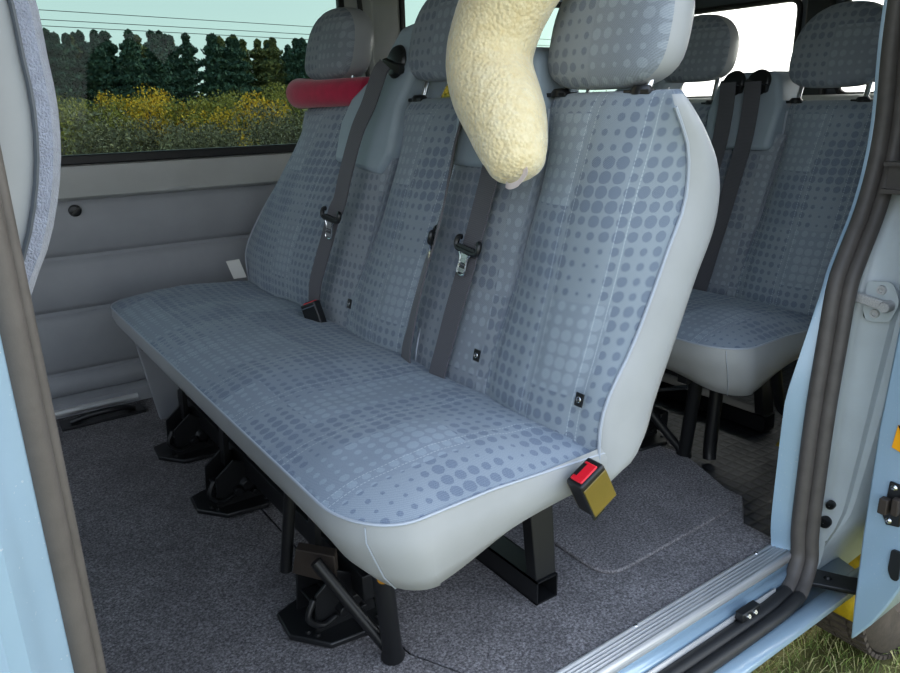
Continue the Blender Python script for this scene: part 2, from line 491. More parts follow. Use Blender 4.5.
def strip_obj(parent, yl, yr):
    mb = MB(); rows = []; uvs = []
    for i in range(24):
        z = .34+(.83-.34)*i/23; y0, y1 = interp(yl, z)-.02, interp(yr, z)+.02; xf = interp(XF, z)+.012
        r = []; u = []
        for j in range(11):
            s = -1+j/5; r.append(V((xf-.008*(1-s*s)+.002*noise.noise(V((s*2, z*12, y0)))+(0 if z < .8 else (z-.8)*.2), lerp(y0, y1, j/10), z))); u.append((lerp(y0, y1, j/10)+.037, z))
        r += [V((xf+.06, y1, z)), V((xf+.06, y0, z))]; u += [(0, z), (0, z)]
        rows.append(r); uvs.append(u)
    b = mb.grid(rows, close=True, uvs=uvs); n = len(rows[0])
    mb.f.append(tuple(b+j for j in range(n))); mb.m.append(0); e = b+23*n; mb.f.append(tuple(e+j for j in range(n))); mb.m.append(0)
    return mb.build('back_strip', M['fabh'], parent, angle=60)

def housing(parent, yz, x0=.845, dep=.11, guides=()):
    """plastic belt housing; yz polygon outline"""
    mb = MB()
    def X(z): return x0+(z-.9)*.25
    poly = catmull([V((0, y, z)) for y, z in yz]+[V((0, yz[0][0], yz[0][1]))], 4)[:-1] if False else [V((0, y, z)) for y, z in yz]
    mb.prism([(X(p.z), p.y, p.z) for p in poly], (dep, 0, 0))
    h = mb.build('belt_housing', M['plas'], parent, bevel=.014, bseg=4)
    for (y, z) in guides:
        g = MB(); x = X(z)
        g.lathe((x-.002, y, z), (-1, 0, .25), [(.001,.012),(.022,.012),(.031,.009),(.036,0),(.001,0)], 26)
        g.obox((x-.012, y, z-.008), ((0,1,.25),(1,0,.25),(-.25,-.25,1)), (.034,.008,.010))
        g.build('belt_guide', M['blkp'], h, bevel=.002)
    return h

def ribbon(mb, pts, width, up=None, th=.0016, wf=None):
    pts = catmull(pts, 6); rows = []; uvs = []; acc = 0
    for i, p in enumerate(pts):
        d = (pts[min(i+1, len(pts)-1)]-pts[max(i-1, 0)]).normalized()
        a = wf(i/(len(pts)-1)) if wf else V(up)
        side = (a-d*a.dot(d)).normalized(); nn = d.cross(side).normalized()
        if i: acc += (p-pts[i-1]).length
        w = width/2
        rows.append([p-side*w+nn*th, p+side*w+nn*th, p+side*w-nn*th, p-side*w-nn*th]); uvs.append([(0, acc), (width, acc), (width, acc), (0, acc)])
    b = mb.grid(rows, close=True, uvs=uvs); mb.f.append((b, b+1, b+2, b+3)); mb.m.append(0)
    e = b+(len(rows)-1)*4; mb.f.append((e+3, e+2, e+1, e)); mb.m.append(0)

def tongue(parent, c, down, side, w=.030, metal=True):
    """plastic slider with steel tongue"""
    c = V(c); down = V(down).normalized(); side = V(side); side = (side-down*side.dot(down)).normalized(); n = down.cross(side).normalized()
    if n.x > 0: n = -n
    s = MB(); 
    pts = [c+side*w*.86+down*-.012+n*.004, c+side*w*1.06+down*-.010+n*.007, c+side*w*1.10+n*.008, c+side*w*.9+down*.008+n*.008, c+n*.008+down*.009, c-side*w*.9+down*.008+n*.008, c-side*w*1.10+n*.008, c-side*w*1.06+down*-.010+n*.007, c-side*w*.86+down*-.012+n*.004]
    s.tube(catmull(pts, 4), .0052, 8)
    s.obox(c+n*.008+down*.004, (side, down, n), (w*.9, .004, .003))
    so = s.build('belt_slider', M['blkp'], parent)
    t = MB()
    o = c+n*.009
    P = [o+side*.018+down*.010, o+side*.010+down*.024, o+side*.0100+down*.050, o-side*.0100+down*.050, o-side*.010+down*.024, o-side*.018+down*.010]
    t.tube(catmull(P, 3), .0021, 6)
    t.beam(o+side*.008+down*.033, o-side*.008+down*.033, .003, .003)
    t.obox(o+down*.022, (side, down, n), (.010, .008, .0012))
    t.obox(o+down*.044, (side, down, n), (.0100, .004, .0012))
    t.build('steel_tongue', M['steel'], so, smooth=True)
    return so

def label_patch(parent, c, s=.009):
    c = V(c); mb = MB(); up = V((.25, 0, 1)).normalized(); nn = up.cross(V((0,1,0))).normalized()
    if nn.x > 0: nn = -nn
    mb.obox(c, ((0,1,0), up, nn), (s*.85, s*1.15, .0012)); o = mb.build('fabric_label', M['blkp'], parent)
    r = MB(); q = [c+nn*.002+(V((0,1,0))*math.cos(t)+up*math.sin(t)*1.1)*s*.42 for t in [2*math.pi*k/16 for k in range(16)]]
    r.tube(q, s*.10, 5, closed=True); r.obox(c+nn*.002, ((0,1,0), up, nn), (s*.09, s*.2, .0006))
    r.build('label_ring', M['steel'], o)

YR = {'near': ([(.34,.705),(.5,.705),(.75,.703),(.86,.70),(.903,.705)], [(.34,.985),(.5,.985),(.75,.968),(.903,.948)]),
      'mid': ([(.34,1.19),(.5,1.195),(.75,1.165),(.903,1.13)], [(.34,1.505),(.5,1.50),(.75,1.44),(.87,1.415),(.903,1.39)]),
      'far': ([(.34,1.685),(.5,1.68),(.75,1.63),(.903,1.605)], [(.34,2.11),(.42,2.15),(.49,2.20),(.6,2.175),(.7,2.09),(.82,1.97),(.903,1.89)])}

def floor_mechanism(parent, y, x=.43):
    """black steel foot with plate, latch hooks and lever"""
    e = MB()
    pl = [(x-.055,y+.05,.004),(x-.06,y-.02,.004),(x-.01,y-.085,.004),(x+.085,y-.095,.004),(x+.13,y-.03,.004),(x+.10,y+.06,.004),(x+.01,y+.075,.004)]
    e.prism(pl, (0,0,.012))
    m = e.build('floor_plate', M['blkp'], parent, bevel=.003)
    g = MB()
    g.prism([(x-.02,y+.04,.015),(x+.10,y+.04,.015),(x+.09,y+.04,.09),(x+.03,y+.04,.125),(x-.015,y+.04,.09)], (0,-.006,0))
    g.prism([(x-.02,y-.04,.015),(x+.10,y-.04,.015),(x+.09,y-.04,.09),(x+.03,y-.04,.125),(x-.015,y-.04,.09)], (0,-.006,0))
    g.box((x-.01,y-.04,.05),(x+.085,y+.04,.056))
    g.cyl((x+.03,y-.065,.05),(x+.03,y+.06,.05),.010,12)
    g.cyl((x+.07,y-.06,.035),(x+.07,y+.06,.035),.008,12)
    g.tube(catmull([(x-.02,y-.05,.09),(x-.035,y-.055,.06),(x-.01,y-.055,.035),(x+.02,y-.05,.04)],4),.006,8)
    g.lathe((x+.055,y-.047,.055),(0,-1,0),[(.001,.008),(.012,.008),(.015,.004),(.02,0)],16)
    g.build('latch_bracket', M['blk'], m, bevel=.0015)
    for dx, dy in ((-.03,-.035),(-.02,-.052),(.09,-.07)):
        b = MB(); b.lathe((x+dx,y+dy,.016),(0,0,1),[(.001,.005),(.004,.005),(.005,.002),(.005,0)],10); b.build('bolt', M['blk'], m)
    return m

def bench(loc, label, group=None, belts=True, cheap=False, lift=0, drop=0):
    root = empty('bench_seat', (0,0,0), label, 'seat', group)
    cushion_obj(root)
    Y = YR
    pads = {}
    for k, sl, sr in (('near', 1, .55), ('mid', .45, .5), ('far', .45, .55)):
        pads[k] = pad('backrest', root, Y[k][0], Y[k][1], sl, sr)
    strip_obj(root, Y['near'][1], Y['mid'][0]); strip_obj(root, Y['mid'][1], Y['far'][0])
    # rear shell joining the pads
    sh = MB(); sh.prism([(.80,.74,.36),(.80,2.08,.36),(.87,2.08,.36),(.87,.74,.36)], (.10,0,.44)); sh.build('back_shell', M['trimd'], root, bevel=.02)
    housing(root, [(1.165,.79),(.965,.79),(.955,.90),(.975,.975),(1.0,.99),(1.13,.99),(1.16,.965),(1.175,.89)], guides=((1.03,.962),(1.105,.962)))
    housing(root, [(1.66,.775),(1.44,.755),(1.405,.80),(1.40,.90),(1.345,.99),(1.345,1.045),(1.375,1.068),(1.44,1.06),(1.475,1.02),(1.50,.985),(1.62,.92),(1.655,.87)], x0=.852, guides=((1.425,.99),))
    headrest(root, .853, .918+lift, h=.20); headrest(root, 1.283, .946+lift); headrest(root, 1.792, .966, h=.172)
    label_patch(root, (.728, 1.44, .478)) if not cheap else None
    if not cheap:
        label_patch(root, (.735, .975, .478)); label_patch(root, (.748, .735, .468))
    # black tube frame
    fr = MB()
    fr.beam((.47,.80,.275),(.47,2.14,.275),.035,.035); fr.beam((.78,.80,.275),(.78,2.14,.275),.035,.035)
    for y in (.86,1.25,1.65,2.08): fr.beam((.40,y,.285),(.80,y,.285),.03,.03)
    fr.beam((.50,.98,.10),(.50,2.10,.10),.03,.05)
    fr.prism([(.52,1.05,.03),(.52,2.12,.03),(.52,2.12,.27),(.52,1.05,.27)], (.004,0,0))
    fr.build('seat_frame', M['blk'], root, bevel=.003)
    l = MB(); l.tube([(.452,.86,.29),(.462,.865,.22),(.495,.905,.022),(.497,.908,.006)], [.017,.017,.017,.021], 14); l.build('leg', M['blk'], root)
    if not cheap: bu = MB(); bu.lathe((.450,.838,.225),(-.5,-1,0),[(.001,.004),(.005,.004),(.006,.007),(.010,.007),(.0105,0)],16); bu.build('brass_bush', M['brass'], root)
    br = MB(); br.tube([(.415,1.01,.17),(.455,.965,.09),(.492,.915,.018)], .011, 10); br.build('brace', M['blk'], root)
    rl = MB(); rl.prism([(.80,.945,.30),(.86,.945,.30),(.835,.895,.05),(.785,.895,.05)], (0,-.028,0)); rl.build('leg', M['blk'], root, bevel=.002)
    # open square foot tube lying on the floor
    ft = MB()
    xa, xb, y0, y1, z1 = .783, .835, .862, 1.75, .05
    ft.box((xa,y0,0.001),(xb,y1,.004)); ft.box((xa,y0,z1-.003),(xb,y1,z1)); ft.box((xa,y0,.001),(xa+.003,y1,z1)); ft.box((xb-.003,y0,.001),(xb,y1,z1))
    ft.build('foot_tube', M['blk'], root)
    for y in (1.07, 1.60, 1.94): floor_mechanism(root, y)
    for y in (1.12, 1.62, 1.95):
        up = MB(); up.beam((.46,y,.09),(.47,y,.27),.03,.012); up.build('upright', M['blk'], root)
    up = MB(); up.tube([(.40,1.115,.10),(.42,1.10,.28)], .011, 10); up.build('upright', M['blk'], root)
    rp = MB(); rp.prism([(.405,1.10,.10),(.405,1.07,.165),(.45,1.01,.165),(.455,1.02,.10)], (.015,.02,0)); rp.build('rusty_bracket', M['rust'], root, bevel=.002)
    sb = MB(); sb.prism([(.44,2.16,.02),(.50,2.16,.02),(.50,2.16,.30),(.40,2.16,.30)], (0,.02,0)); sb.build('end_bracket', M['trim'], root, bevel=.003)
    root.location = loc
    for c in [c for c in COL.objects if c.parent == root and c.name.split('.')[0] in ('leg', 'brace', 'foot_tube', 'floor_plate', 'end_bracket', 'upright')]:
        c.location.z += drop
    return root

seat1 = bench((0,0,0), 'three-place bench in dotted blue-grey fabric, cream fleece neck pillow hanging over it')

# near-end recliner cover, tags and buckles on the front bench
hg = MB(); hg.lathe((.80,.735,.335),(0,-1,0),[(.001,.012),(.022,.012),(.03,.006),(.033,0),(.033,-.03)],24); hg.build('recliner_hinge', M['blkp'], seat1)

def belt_thing(name, label, pts, width, tpos, tdown, side=(0,1,0), wf=None, group=None):
    r = empty(name, pts[-1], label, 'seat belt', group)
    mb = MB(); ribbon(mb, pts, width, side, wf=wf); mb.build('webbing', M['belt'], r, angle=30)
    tongue(r, tpos, tdown, side if wf is None else wf(.3))
    return r
A = [(.842,1.425,.985),(.832,1.437,.964),(.822,1.471,.904),(.806,1.498,.851),(.782,1.517,.764),(.766,1.528,.697),(.758,1.549,.661),(.746,1.570,.602),(.732,1.590,.54),(.722,1.603,.491),(.718,1.608,.44),(.716,1.610,.395)]
belt_thing('seat_belt', 'charcoal seat belt with a pale tongue, running down between far and middle backrests', A, .046, (.757,1.549,.661), (-.1,.12,-1), (-.15,1,0.1))
B = [(.838,1.10,.965),(.835,1.125,.92),(.833,1.140,.87),(.822,1.146,.83),(.805,1.146,.77),(.792,1.152,.71),(.778,1.161,.655),(.765,1.176,.60),(.748,1.187,.53),(.735,1.194,.47),(.724,1.195,.431),(.716,1.188,.385)]
belt_thing('seat_belt', 'narrow-looking twisted seat belt hanging beside the middle backrest', B, .046, (.782,1.160,.66), (-.1,.1,-1), wf=lambda t: V((lerp(.85,.10,t),.7,0)))
Cc = [(.838,1.035,.96),(.834,1.032,.90),(.824,1.032,.83),(.812,1.033,.78),(.798,1.041,.72),(.782,1.048,.658),(.766,1.056,.594),(.749,1.067,.528),(.735,1.074,.471),(.722,1.081,.42),(.718,1.083,.385)]
belt_thing('seat_belt', 'wide charcoal seat belt with a black and chrome tongue, below the cream neck pillow', Cc, .047, (.780,1.049,.655), (-.22,.12,-1), (0,1,.08))

# buckles
def buckle(loc, up, side, label, cover, w=.021, L=.036, th=.011, stalk=True):
    up = V(up).normalized(); side = V(side); side = (side-up*side.dot(up)).normalized(); n = up.cross(side).normalized()
    r = empty('belt_buckle', loc, label, 'buckle'); c = V(loc)+up*L*.9
    b = MB(); b.obox(c, (side, up, n), (w, L, th)); bo = b.build('buckle_body', M['blkp'], r, bevel=.004, bseg=3)
    if cover:
        for s in (-1, 1):
            k = MB(); k.obox(c+n*s*(th+.0005)-up*.004, (side, up, n), (w*.94, L*.86, .0012)); k.build('buckle_reflection_cover', M[cover], r, bevel=.001)  # thin side plates that carry the coloured-in reflection
    t = MB(); t.obox(c+up*L*.92-side*w*.05, (side, up, n), (w*.70, L*.14, th*.72)); t.build('red_button', M['red'], bo, bevel=.002)
    q = MB(); q.obox(c+up*L*1.04+n*th*.45, (side, up, n), (w*.45, L*.05, th*.16)); q.build('slot', M['blkp'], bo)
    wl = MB(); wl.obox(c+up*L*.70+n*(th+.0012), (side, up, n), (w*.95, .0012, .0008)); wl.build('pale_line', M['steel'], bo)
    if stalk:
        s = MB(); s.obox(V(loc)-up*.014+(n*.012 if cover else n*0), (side, up, n), (w*.5, .03, .002)); s.build('stalk', M['blkp'], r, bevel=.001)
    return r
buckle((.705,1.565,.395), (-.12,.38,1), (-.35,1,-.30), 'black belt buckle with red button standing in the seat crease below far backrest', None, w=.026, L=.034)
buckle((.728,.672,.332), (-.42,-.02,.8), (.9,.0,.42), 'belt buckle with red button, olive reflection coloured onto its sides, at the near end of the bench', 'olive', w=.026, L=.034, th=.016)

# white label card
wt = MB(); wt.obox((.712,2.135,.445), ((.82,-.57,.12),(-.35,-.2,.95),(-.5,-.8,-.3)), (.020,.032,.0012)); o = wt.build('care_tag', M['white']); tag(o, 'white cloth care tag sticking up from the seat crease near the window wall', 'tag')

# cream pillow: horseshoe round the near headrest
pp = catmull([(.750,.886,.813),(.760,.925,.875),(.772,.980,.95),(.785,.975,1.02),(.805,.925,1.10),(.86,.875,1.165),(.94,.87,1.185),(1.01,.89,1.15),(1.035,.90,1.09)], 10)
n = len(pp); rad = []
for i in range(n):
    t = i/(n-1); rad.append(.070*min(1, (.66+.34*math.sin(min(t/.22, 1)*math.pi/2)))*(1 if t < .6 else 1-.2*(t-.6)/.4))
mb = MB()
ends = []
p0, d0 = pp[0], (pp[0]-pp[1]).normalized()
pre = [p0+d0*(rad[0]*.62*math.sin(a)) for a in (1.5, 1.2, .9, .6, .3)]; prr = [rad[0]*math.cos(a) for a in (1.5, 1.2, .9, .6, .3)]
p1, d1 = pp[-1], (pp[-1]-pp[-2]).normalized()
post = [p1+d1*(rad[-1]*math.sin(a)) for a in (.3,.6,.9,1.2,1.5)]; por = [rad[-1]*math.cos(a) for a in (.3,.6,.9,1.2,1.5)]
pts = pre+pp+post; rr = prr+rad+por
mb.tube(pts, rr, 56)
for v in mb.v:
    q = noise.noise(v*170)*.0016+noise.noise(v*60)*.002+noise.noise(v*14)*.004
    v += V((noise.noise(v*90), noise.noise(v*90+V((9,0,0))), noise.noise(v*90+V((0,9,0)))))*.0014 + V((q,q,q))*.35
neck = empty('neck_pillow', (.755,.905,.80), 'cream fleece neck pillow hooked over the near headrest', 'pillow')
cv = mb.build('fleece_cover', M['fleece'], neck, sub=1)
tg = MB(); ribbon(tg, [(.742,.862,.812),(.738,.852,.800),(.728,.856,.786),(.722,.868,.780),(.722,.878,.782)], .009, th=.0006, wf=lambda t: V((0,.6,.8)) if t > .5 else V((0,1,.2)))
tg.build('satin_tag', M['pink'], neck)

# crimson neck cushion under the far headrest
cr = MB(); cp = catmull([(.90,1.60,.935),(.875,1.66,.935),(.850,1.75,.934),(.845,1.85,.936),(.875,1.93,.938),(.92,1.95,.938)], 8)
rr = [.033+.006*min(1, max(0, (i/len(cp)-.4)*3)) for i in range(len(cp))]; 
d0 = (cp[-1]-cp[-2]).normalized()
cp2 = [cp[0]-(cp[1]-cp[0]).normalized()*.02]+cp+[cp[-1]+d0*.015, cp[-1]+d0*.027, cp[-1]+d0*.033]; rr = [.02]+rr+[.030,.02,.004]
cr.tube(cp2, [r*1.0 for r in rr], 24)
o = cr.build('travel_cushion', M['crim'], sub=1); tag(o, 'crimson plush travel cushion squeezed under the far headrest', 'cushion')

seat2 = bench((1.0,.175,-.025), 'matching dotted bench in the rear row, behind the black rubber mat', cheap=True, lift=.026, drop=.025)
for k, (y, lab) in enumerate(((1.03, 'charcoal belt over the rear bench housing, right of the two there'), (1.105, 'charcoal belt over the rear bench housing, left of the two there'))):
    P = [(p[0]-.006+1.0, y+.175+(p[1]-1.035)*.6, p[2]-.02) for p in Cc]
    r = empty('seat_belt', P[-1], lab, 'seat belt'); mb = MB(); ribbon(mb, P, .047, (0,1,.1)); mb.build('webbing', M['belt'], r, angle=30)
lg = MB(); lg.tube(catmull([(1.535,1.03,.30),(1.537,1.03,.2),(1.53,1.03,.05),(1.525,1.025,.008)],4), .017, 14); lg.build('leg', M['blk'], seat2)
st = MB(); st.tube([(1.50,1.28,.12),(1.53,1.06,.20)], .006, 8); st.build('steel_rod', M['steel'], seat2)
l2 = MB(); l2.tube(catmull([(1.60,.92,.28),(1.66,.93,.16),(1.72,.93,.10),(1.74,.93,.01)],4), .014, 12); l2.build('leg', M['blk'], seat2)

# ------------------------------------------------------------------ front seat (seen from behind, left edge)
fs = empty('front_seat', (-.25,.80,0), 'pale vinyl-sided front seat back with a grey fleece rear edge', 'seat')
def prof_loft(name, outline_f, outline_b, y0, y1, m, edge, parent, bul=.012):
    pass
fz = [(.40,-.02),(.60,-.0),(.70,.045),(.75,.068),(.79,.088),(.85,.106),(.905,.113),(.95,.112),(1.0,.110),(1.06,.095),(1.15,.06),(1.22,.02)]
mb = MB(); rows = []
for i in range(40):
    z = .40+(1.22-.40)*i/39; xb = interp(fz, z); r = []
    xf = xb-.17
    for k, y in enumerate([.80,.792,.788,.792,.80]):
        pass
    prof = [(xf,.80),(xf+.03,.775),(xb-.05,.756),(xb-.026,.757)]
    prof2 = [(xb-.022,.757),(xb-.010,.759),(xb-.001,.778),(xb,.80),(xb,.9),(xb,1.1),(xb-.01,1.19),(xb-.05,1.21),(xf,1.21)]
    rows.append([V((x, y, z)) for x, y in prof+prof2])
mb.grid(rows, close=True, mfn=lambda i, j: 0 if j < 3 or j > 11 else 1)
M['edgefab'] = grain('fuzzy_rear_cloth', '9aa0b2', .95, .1, 90, .9, 500, .003, sheen=.3)
mb.build('backrest', [M['vinyl'], M['edgefab']], fs, angle=50)
pm = MB(); pm.tube([rows[i][3]+V((.002,-.003,0)) for i in range(0, 40)], .0025, 6); pm.build('piping', M['trimd'], fs)
mb = MB(); mb.lathe((.07,.94,1.06), (0,1,0), [(.01,-.10),(.05,-.095),(.055,0),(.05,.095),(.01,.10)], 30)
for v in mb.v: v += V((noise.noise(v*70), noise.noise(v*60), noise.noise(v*80)))*.006
mb.build('fur_headrest_cover', M['fur'], fs, sub=1)
mb = MB(); mb.box((-.62,.74,.22),(-.08,1.22,.42)); mb.build('cushion', M['vinyl'], fs, bevel=.05, bseg=5)
mb = MB(); mb.box((-.55,.80,.001),(-.12,1.16,.23)); mb.build('seat_base', M['blkp'], fs, bevel=.01)

# ------------------------------------------------------------------ van shell
def S(name, mb, mats, label=None, **k):
    o = mb.build(name, mats, **k); o['kind'] = 'structure'
    if label: o['label'] = label
    return o
XW0, XW1 = -1.7, 2.95
YF = 2.43
# floor
mb = MB(); mb.box((XW0,.675,-.06),(XW1,YF+.03,-.006)); S('floor', mb, M['rmat'], 'van floor, black rubber mat with honeycomb pattern showing at the back')
# carpet (two pieces, cut line between)
def carpet(name, poly, z0, th, label):
    mb = MB(); mb.prism([(x, y, z0) for x, y in poly], (0,0,th)); o = mb.build(name, M['carpet'], bevel=.003, bseg=2); tag(o, label, 'carpet'); return o
carpet('carpet', [(-1.2,.715),(.62,.715),(.525,.90),(.50,1.25),(.50,2.42),(-1.2,2.42)], -.006, .006, 'grey felt carpet on the van floor in front of the bench')
carpet('carpet', [(.6235,.715),(1.335,.715),(1.34,.80),(1.44,.87),(1.45,2.42),(.5035,2.42),(.5035,1.25),(.5285,.90)], -.006, .006, 'grey felt carpet beneath the bench, up to the aluminium sill strip')
def rr_poly(pts, r=.05, n=6):
    out = []; N = len(pts)
    for i in range(N):
        p = V(pts[i]).to_2d() if len(pts[i]) > 2 else V((pts[i][0], pts[i][1])); a = V(pts[i-1]); b = V(pts[(i+1) % N])
        da = (a-p).normalized()*r; db = (b-p).normalized()*r
        for k in range(n+1):
            t = k/n; out.append(tuple((p+da)*(1-t)**2 + p*2*t*(1-t) + (p+db)*t*t))
    return out
mp = rr_poly([(.945,.835),(1.40,.845),(1.50,1.08),(1.46,1.30),(.95,1.30)], .06)
carpet('floor_mat', mp, .0005, .008, 'loose rounded piece of grey carpet laid beside the sill'); bpy.context.scene.objects['floor_mat']['category'] = 'mat'

# far wall: profile (y offset) extruded along x with grooves
def extr(name, prof, x0, x1, m, label=None, nx=2, disp=None, **k):
    mb = MB(); rows = []
    for i in range(nx):
        x = lerp(x0, x1, i/(nx-1)); rows.append([V((x, y+(disp(x, z) if disp else 0), z)) for y, z in prof])
    mb.grid(rows); 
    return S(name, mb, m, label, recalc=False, **k)
prof = [(2.425,-.002),(2.415,.004),(2.40,.006),(2.398,.05),(2.425,.062)]
for g0, g1 in ((.062,.128),(.138,.318),(.330,.484),(.494,.655)):
    a = g0+.006; b = g1-.006
    prof += [(2.437,g0),(2.428,a),(2.420,a+.012),(2.418,(a+b)/2),(2.420,b-.012),(2.428,b),(2.437,g1)]
extr('wall_far', prof, -1.7, XW1, M['trim'], 'grey ribbed trim panel along the far wall below the window')
led = [(2.437,.655),(2.428,.6585),(2.405,.663),(2.400,.668),(2.404,.676),(2.430,.700),(2.440,.752),(2.47,.757)]
def hump(x, z): return -.012*math.exp(-((x-.66)/.035)**2)*(1 if .668 < z < .75 else 0)
extr('trim_1', led, -1.7, XW1, M['ledge'], 'pale ledge under the far window', nx=160, disp=hump)
mb = MB(); mb.tube([(-1.7,2.398,.025),(.43,2.398,.025)], .011, 10); S('trim_2', mb, M['alu'], 'thin silver strip along the foot of the far wall')
mb = MB(); mb.lathe((.345,2.416,.628),(0,-1,0),[(.001,.010),(.012,.010),(.016,.008),(.018,0)],24); mb.obox((.345,2.404,.628),((1,0,.9),(-.9,0,1),(0,1,0)),(.013,.0022,.003)); o = mb.build('trim_fastener', M['blkp']); tag(o, 'round black slotted fastener on the wall trim', 'fastener')
# seat anchor on floor by the far wall
mb = MB(); mb.tube(catmull([(.22,2.33,.012),(.28,2.31,.03),(.36,2.31,.03),(.40,2.33,.012)],5), .010, 8); mb.box((.19,2.30,0),(.43,2.37,.010)); o = mb.build('floor_anchor', M['blkp'], bevel=.002); tag(o, 'black metal seat anchor on the floor at the foot of the far wall', 'anchor')

# outer far wall with windows
mb = MB(); mb.box((XW0,2.475,-.3),(XW1,2.50,.755)); mb.box((XW0,2.475,1.30),(XW1,2.50,1.46)); mb.box((1.29,2.475,.755),(1.53,2.50,1.30)); mb.box((2.75,2.475,.755),(XW1,2.50,1.30)); mb.box((XW0,2.475,.755),(-1.2,2.50,1.30))
S('wall_far_outer', mb, M['paint'], smooth=False)
def window(name, x0, x1, z0, z1, label, fr=.022):
    w = empty(name, (x0, 2.46, z0)); w['kind'] = 'structure'; w['label'] = label
    g = MB(); g.box((x0,2.484,z0),(x1,2.488,z1)); g.build('pane', M['glass'], w, smooth=False)
    f = MB(); f.box((x0,2.455,z0-.006),(x1,2.48,z0+fr)); f.box((x0,2.455,z1-fr),(x1,2.48,z1)); f.box((x0,2.455,z0),(x0+fr,2.48,z1)); f.box((x1-fr,2.455,z0),(x1,2.48,z1))
    f.build('window_seal', M['rubd'], w, bevel=.004)
window('window_1', -1.2, 1.30, .762, 1.30, 'large tinted side window in the far wall')
window('window_2', 1.525, 2.75, .762, 1.30, 'second tinted side window, behind the middle headrest')
# pillar between windows
mb = MB(); mb.grid([[V((1.30,2.46,z)),V((1.335,2.425,z)),V((1.355,2.415,z)),V((1.375,2.405,z)),V((1.385,2.41,z)),V((1.40,2.405,z)),V((1.48,2.405,z)),V((1.50,2.42,z)),V((1.535,2.46,z))] for z in (.74,1.0,1.25,1.42)])
S('trim_3', mb, M['pillar'], 'grey trim of the pillar between the two side windows')
mb = MB(); mb.tube([(1.355,2.41,.75),(1.352,2.41,1.0),(1.32,2.41,1.42)], .009, 8); mb.tube([(1.505,2.415,.75),(1.505,2.415,1.42)], .008, 8); S('trim_4', mb, M['rubd'], 'dark rubber lips on the window pillar')
# ceiling
mb = MB(); mb.box((XW0,.50,1.42),(XW1,2.50,1.46)); S('ceiling', mb, M['ceil'], 'van ceiling')
# rear wall with two door windows
mb = MB(); X0, X1 = 2.92, 2.95
for y0, y1, z0, z1 in ((.55,2.5,-.1,.90),(.55,2.5,1.265,1.46),(2.30,2.5,.90,1.265),(1.56,1.745,.90,1.265),(.55,.80,.90,1.265)): mb.box((X0,y0,z0),(X1,y1,z1))
S('wall_rear', mb, M['trimd'], 'inner side of the rear doors', smooth=False)
for i, (y0, y1) in enumerate(((1.745,2.30),(.80,1.56))):
    w = empty('window_%d' % (3+i), (2.9,y0,.9)); w['kind'] = 'structure'; w['label'] = ('bright rear window left of the rear headrest', 'bright rear window beside the door pillar')[i]
    g = MB(); g.box((2.934,y0,.90),(2.938,y1,1.265)); g.build('pane', M['glassr'], w, smooth=False)
    q = rr_poly([(y0,.90),(y1,.90),(y1,1.265),(y0,1.265)], .05); qs = [(2.918,a,b) for a, b in q]
    f = MB(); f.tube(qs, .012, 8, closed=True); f.build('window_seal', M['rubd'], w)
mb = MB(); mb.box((2.88,1.60,.2),(2.92,1.70,1.42)); S('trim_5', mb, M['rubd'], 'dark upright where the rear doors meet', bevel=.01)
mb = MB(); mb.tube([(2.86,.6,.875),(2.86,2.4,.875)], .03, 10); S('trim_6', mb, M['ledge'], 'pale rail below the rear windows')
# cab: bulk of the front with windscreen
mb = MB(); mb.box((XW0-.03,.50,-.3),(XW0,2.5,.75)); mb.box((XW0-.03,.50,1.3),(XW0,2.5,1.46)); mb.box((XW0-.03,.5,.75),(XW0,.62,1.3)); mb.box((XW0-.03,2.4,.75),(XW0,2.5,1.3))
S('wall_front', mb, M['trimd'], smooth=False)
# near wall: front door side (ahead of the opening) and rear quarter with window
mb = MB()
mb.box((XW0,.60,-.35),(-.06,.64,.75)); mb.box((XW0,.60,1.3),(1.6,.64,1.46)); mb.box((-.16,.60,.75),(-.06,.64,1.3)); mb.box((XW0,.60,.75),(XW0+.2,.64,1.3))
S('wall_near', mb, M['paint'], smooth=False)
mb = MB(); mb.box((1.62,.60,.16),(XW1,.64,.80)); mb.box((2.6,.60,-.25),(XW1,.64,.16)); mb.box((1.62,.60,1.28),(XW1,.64,1.46)); mb.box((2.8,.60,.8),(XW1,.64,1.28)); mb.box((1.62,.60,.8),(1.70,.64,1.28))
S('wall_near_rear', mb, M['paint'], smooth=False)

# B pillar: painted sheet with shallow steps, and its door seal
mb = MB(); rows = []
for z in (-.15,.2,.6,.9,1.2,1.42):
    y0 = .63
    rows.append([V((x, y, z)) for x, y in ((.047,.70),(.041,.665),(.028,.645),(.012,.632),(.004,.615),(-.006,.600),(-.020,.597),(-.028,.585),(-.036,.582),(-.044,.560),(-.075,.553),(-.12,.55))])
mb.grid(rows); S('trim_7', mb, M['paint'], 'blue painted door pillar at the left edge', recalc=False)
mb = MB(); bp = [(.032,.652,z) for z in (-.04,.0,.1,.25,.4,.6,.8,.95,1.1,1.3)]
mb.tube(catmull(bp,3), .0125, 14); mb.tube(catmull([(x+.0125,y+.010,z) for x, y, z in bp],3), .0075, 10)
S('trim_8', mb, M['rub'], 'rubber door seal on the left pillar')

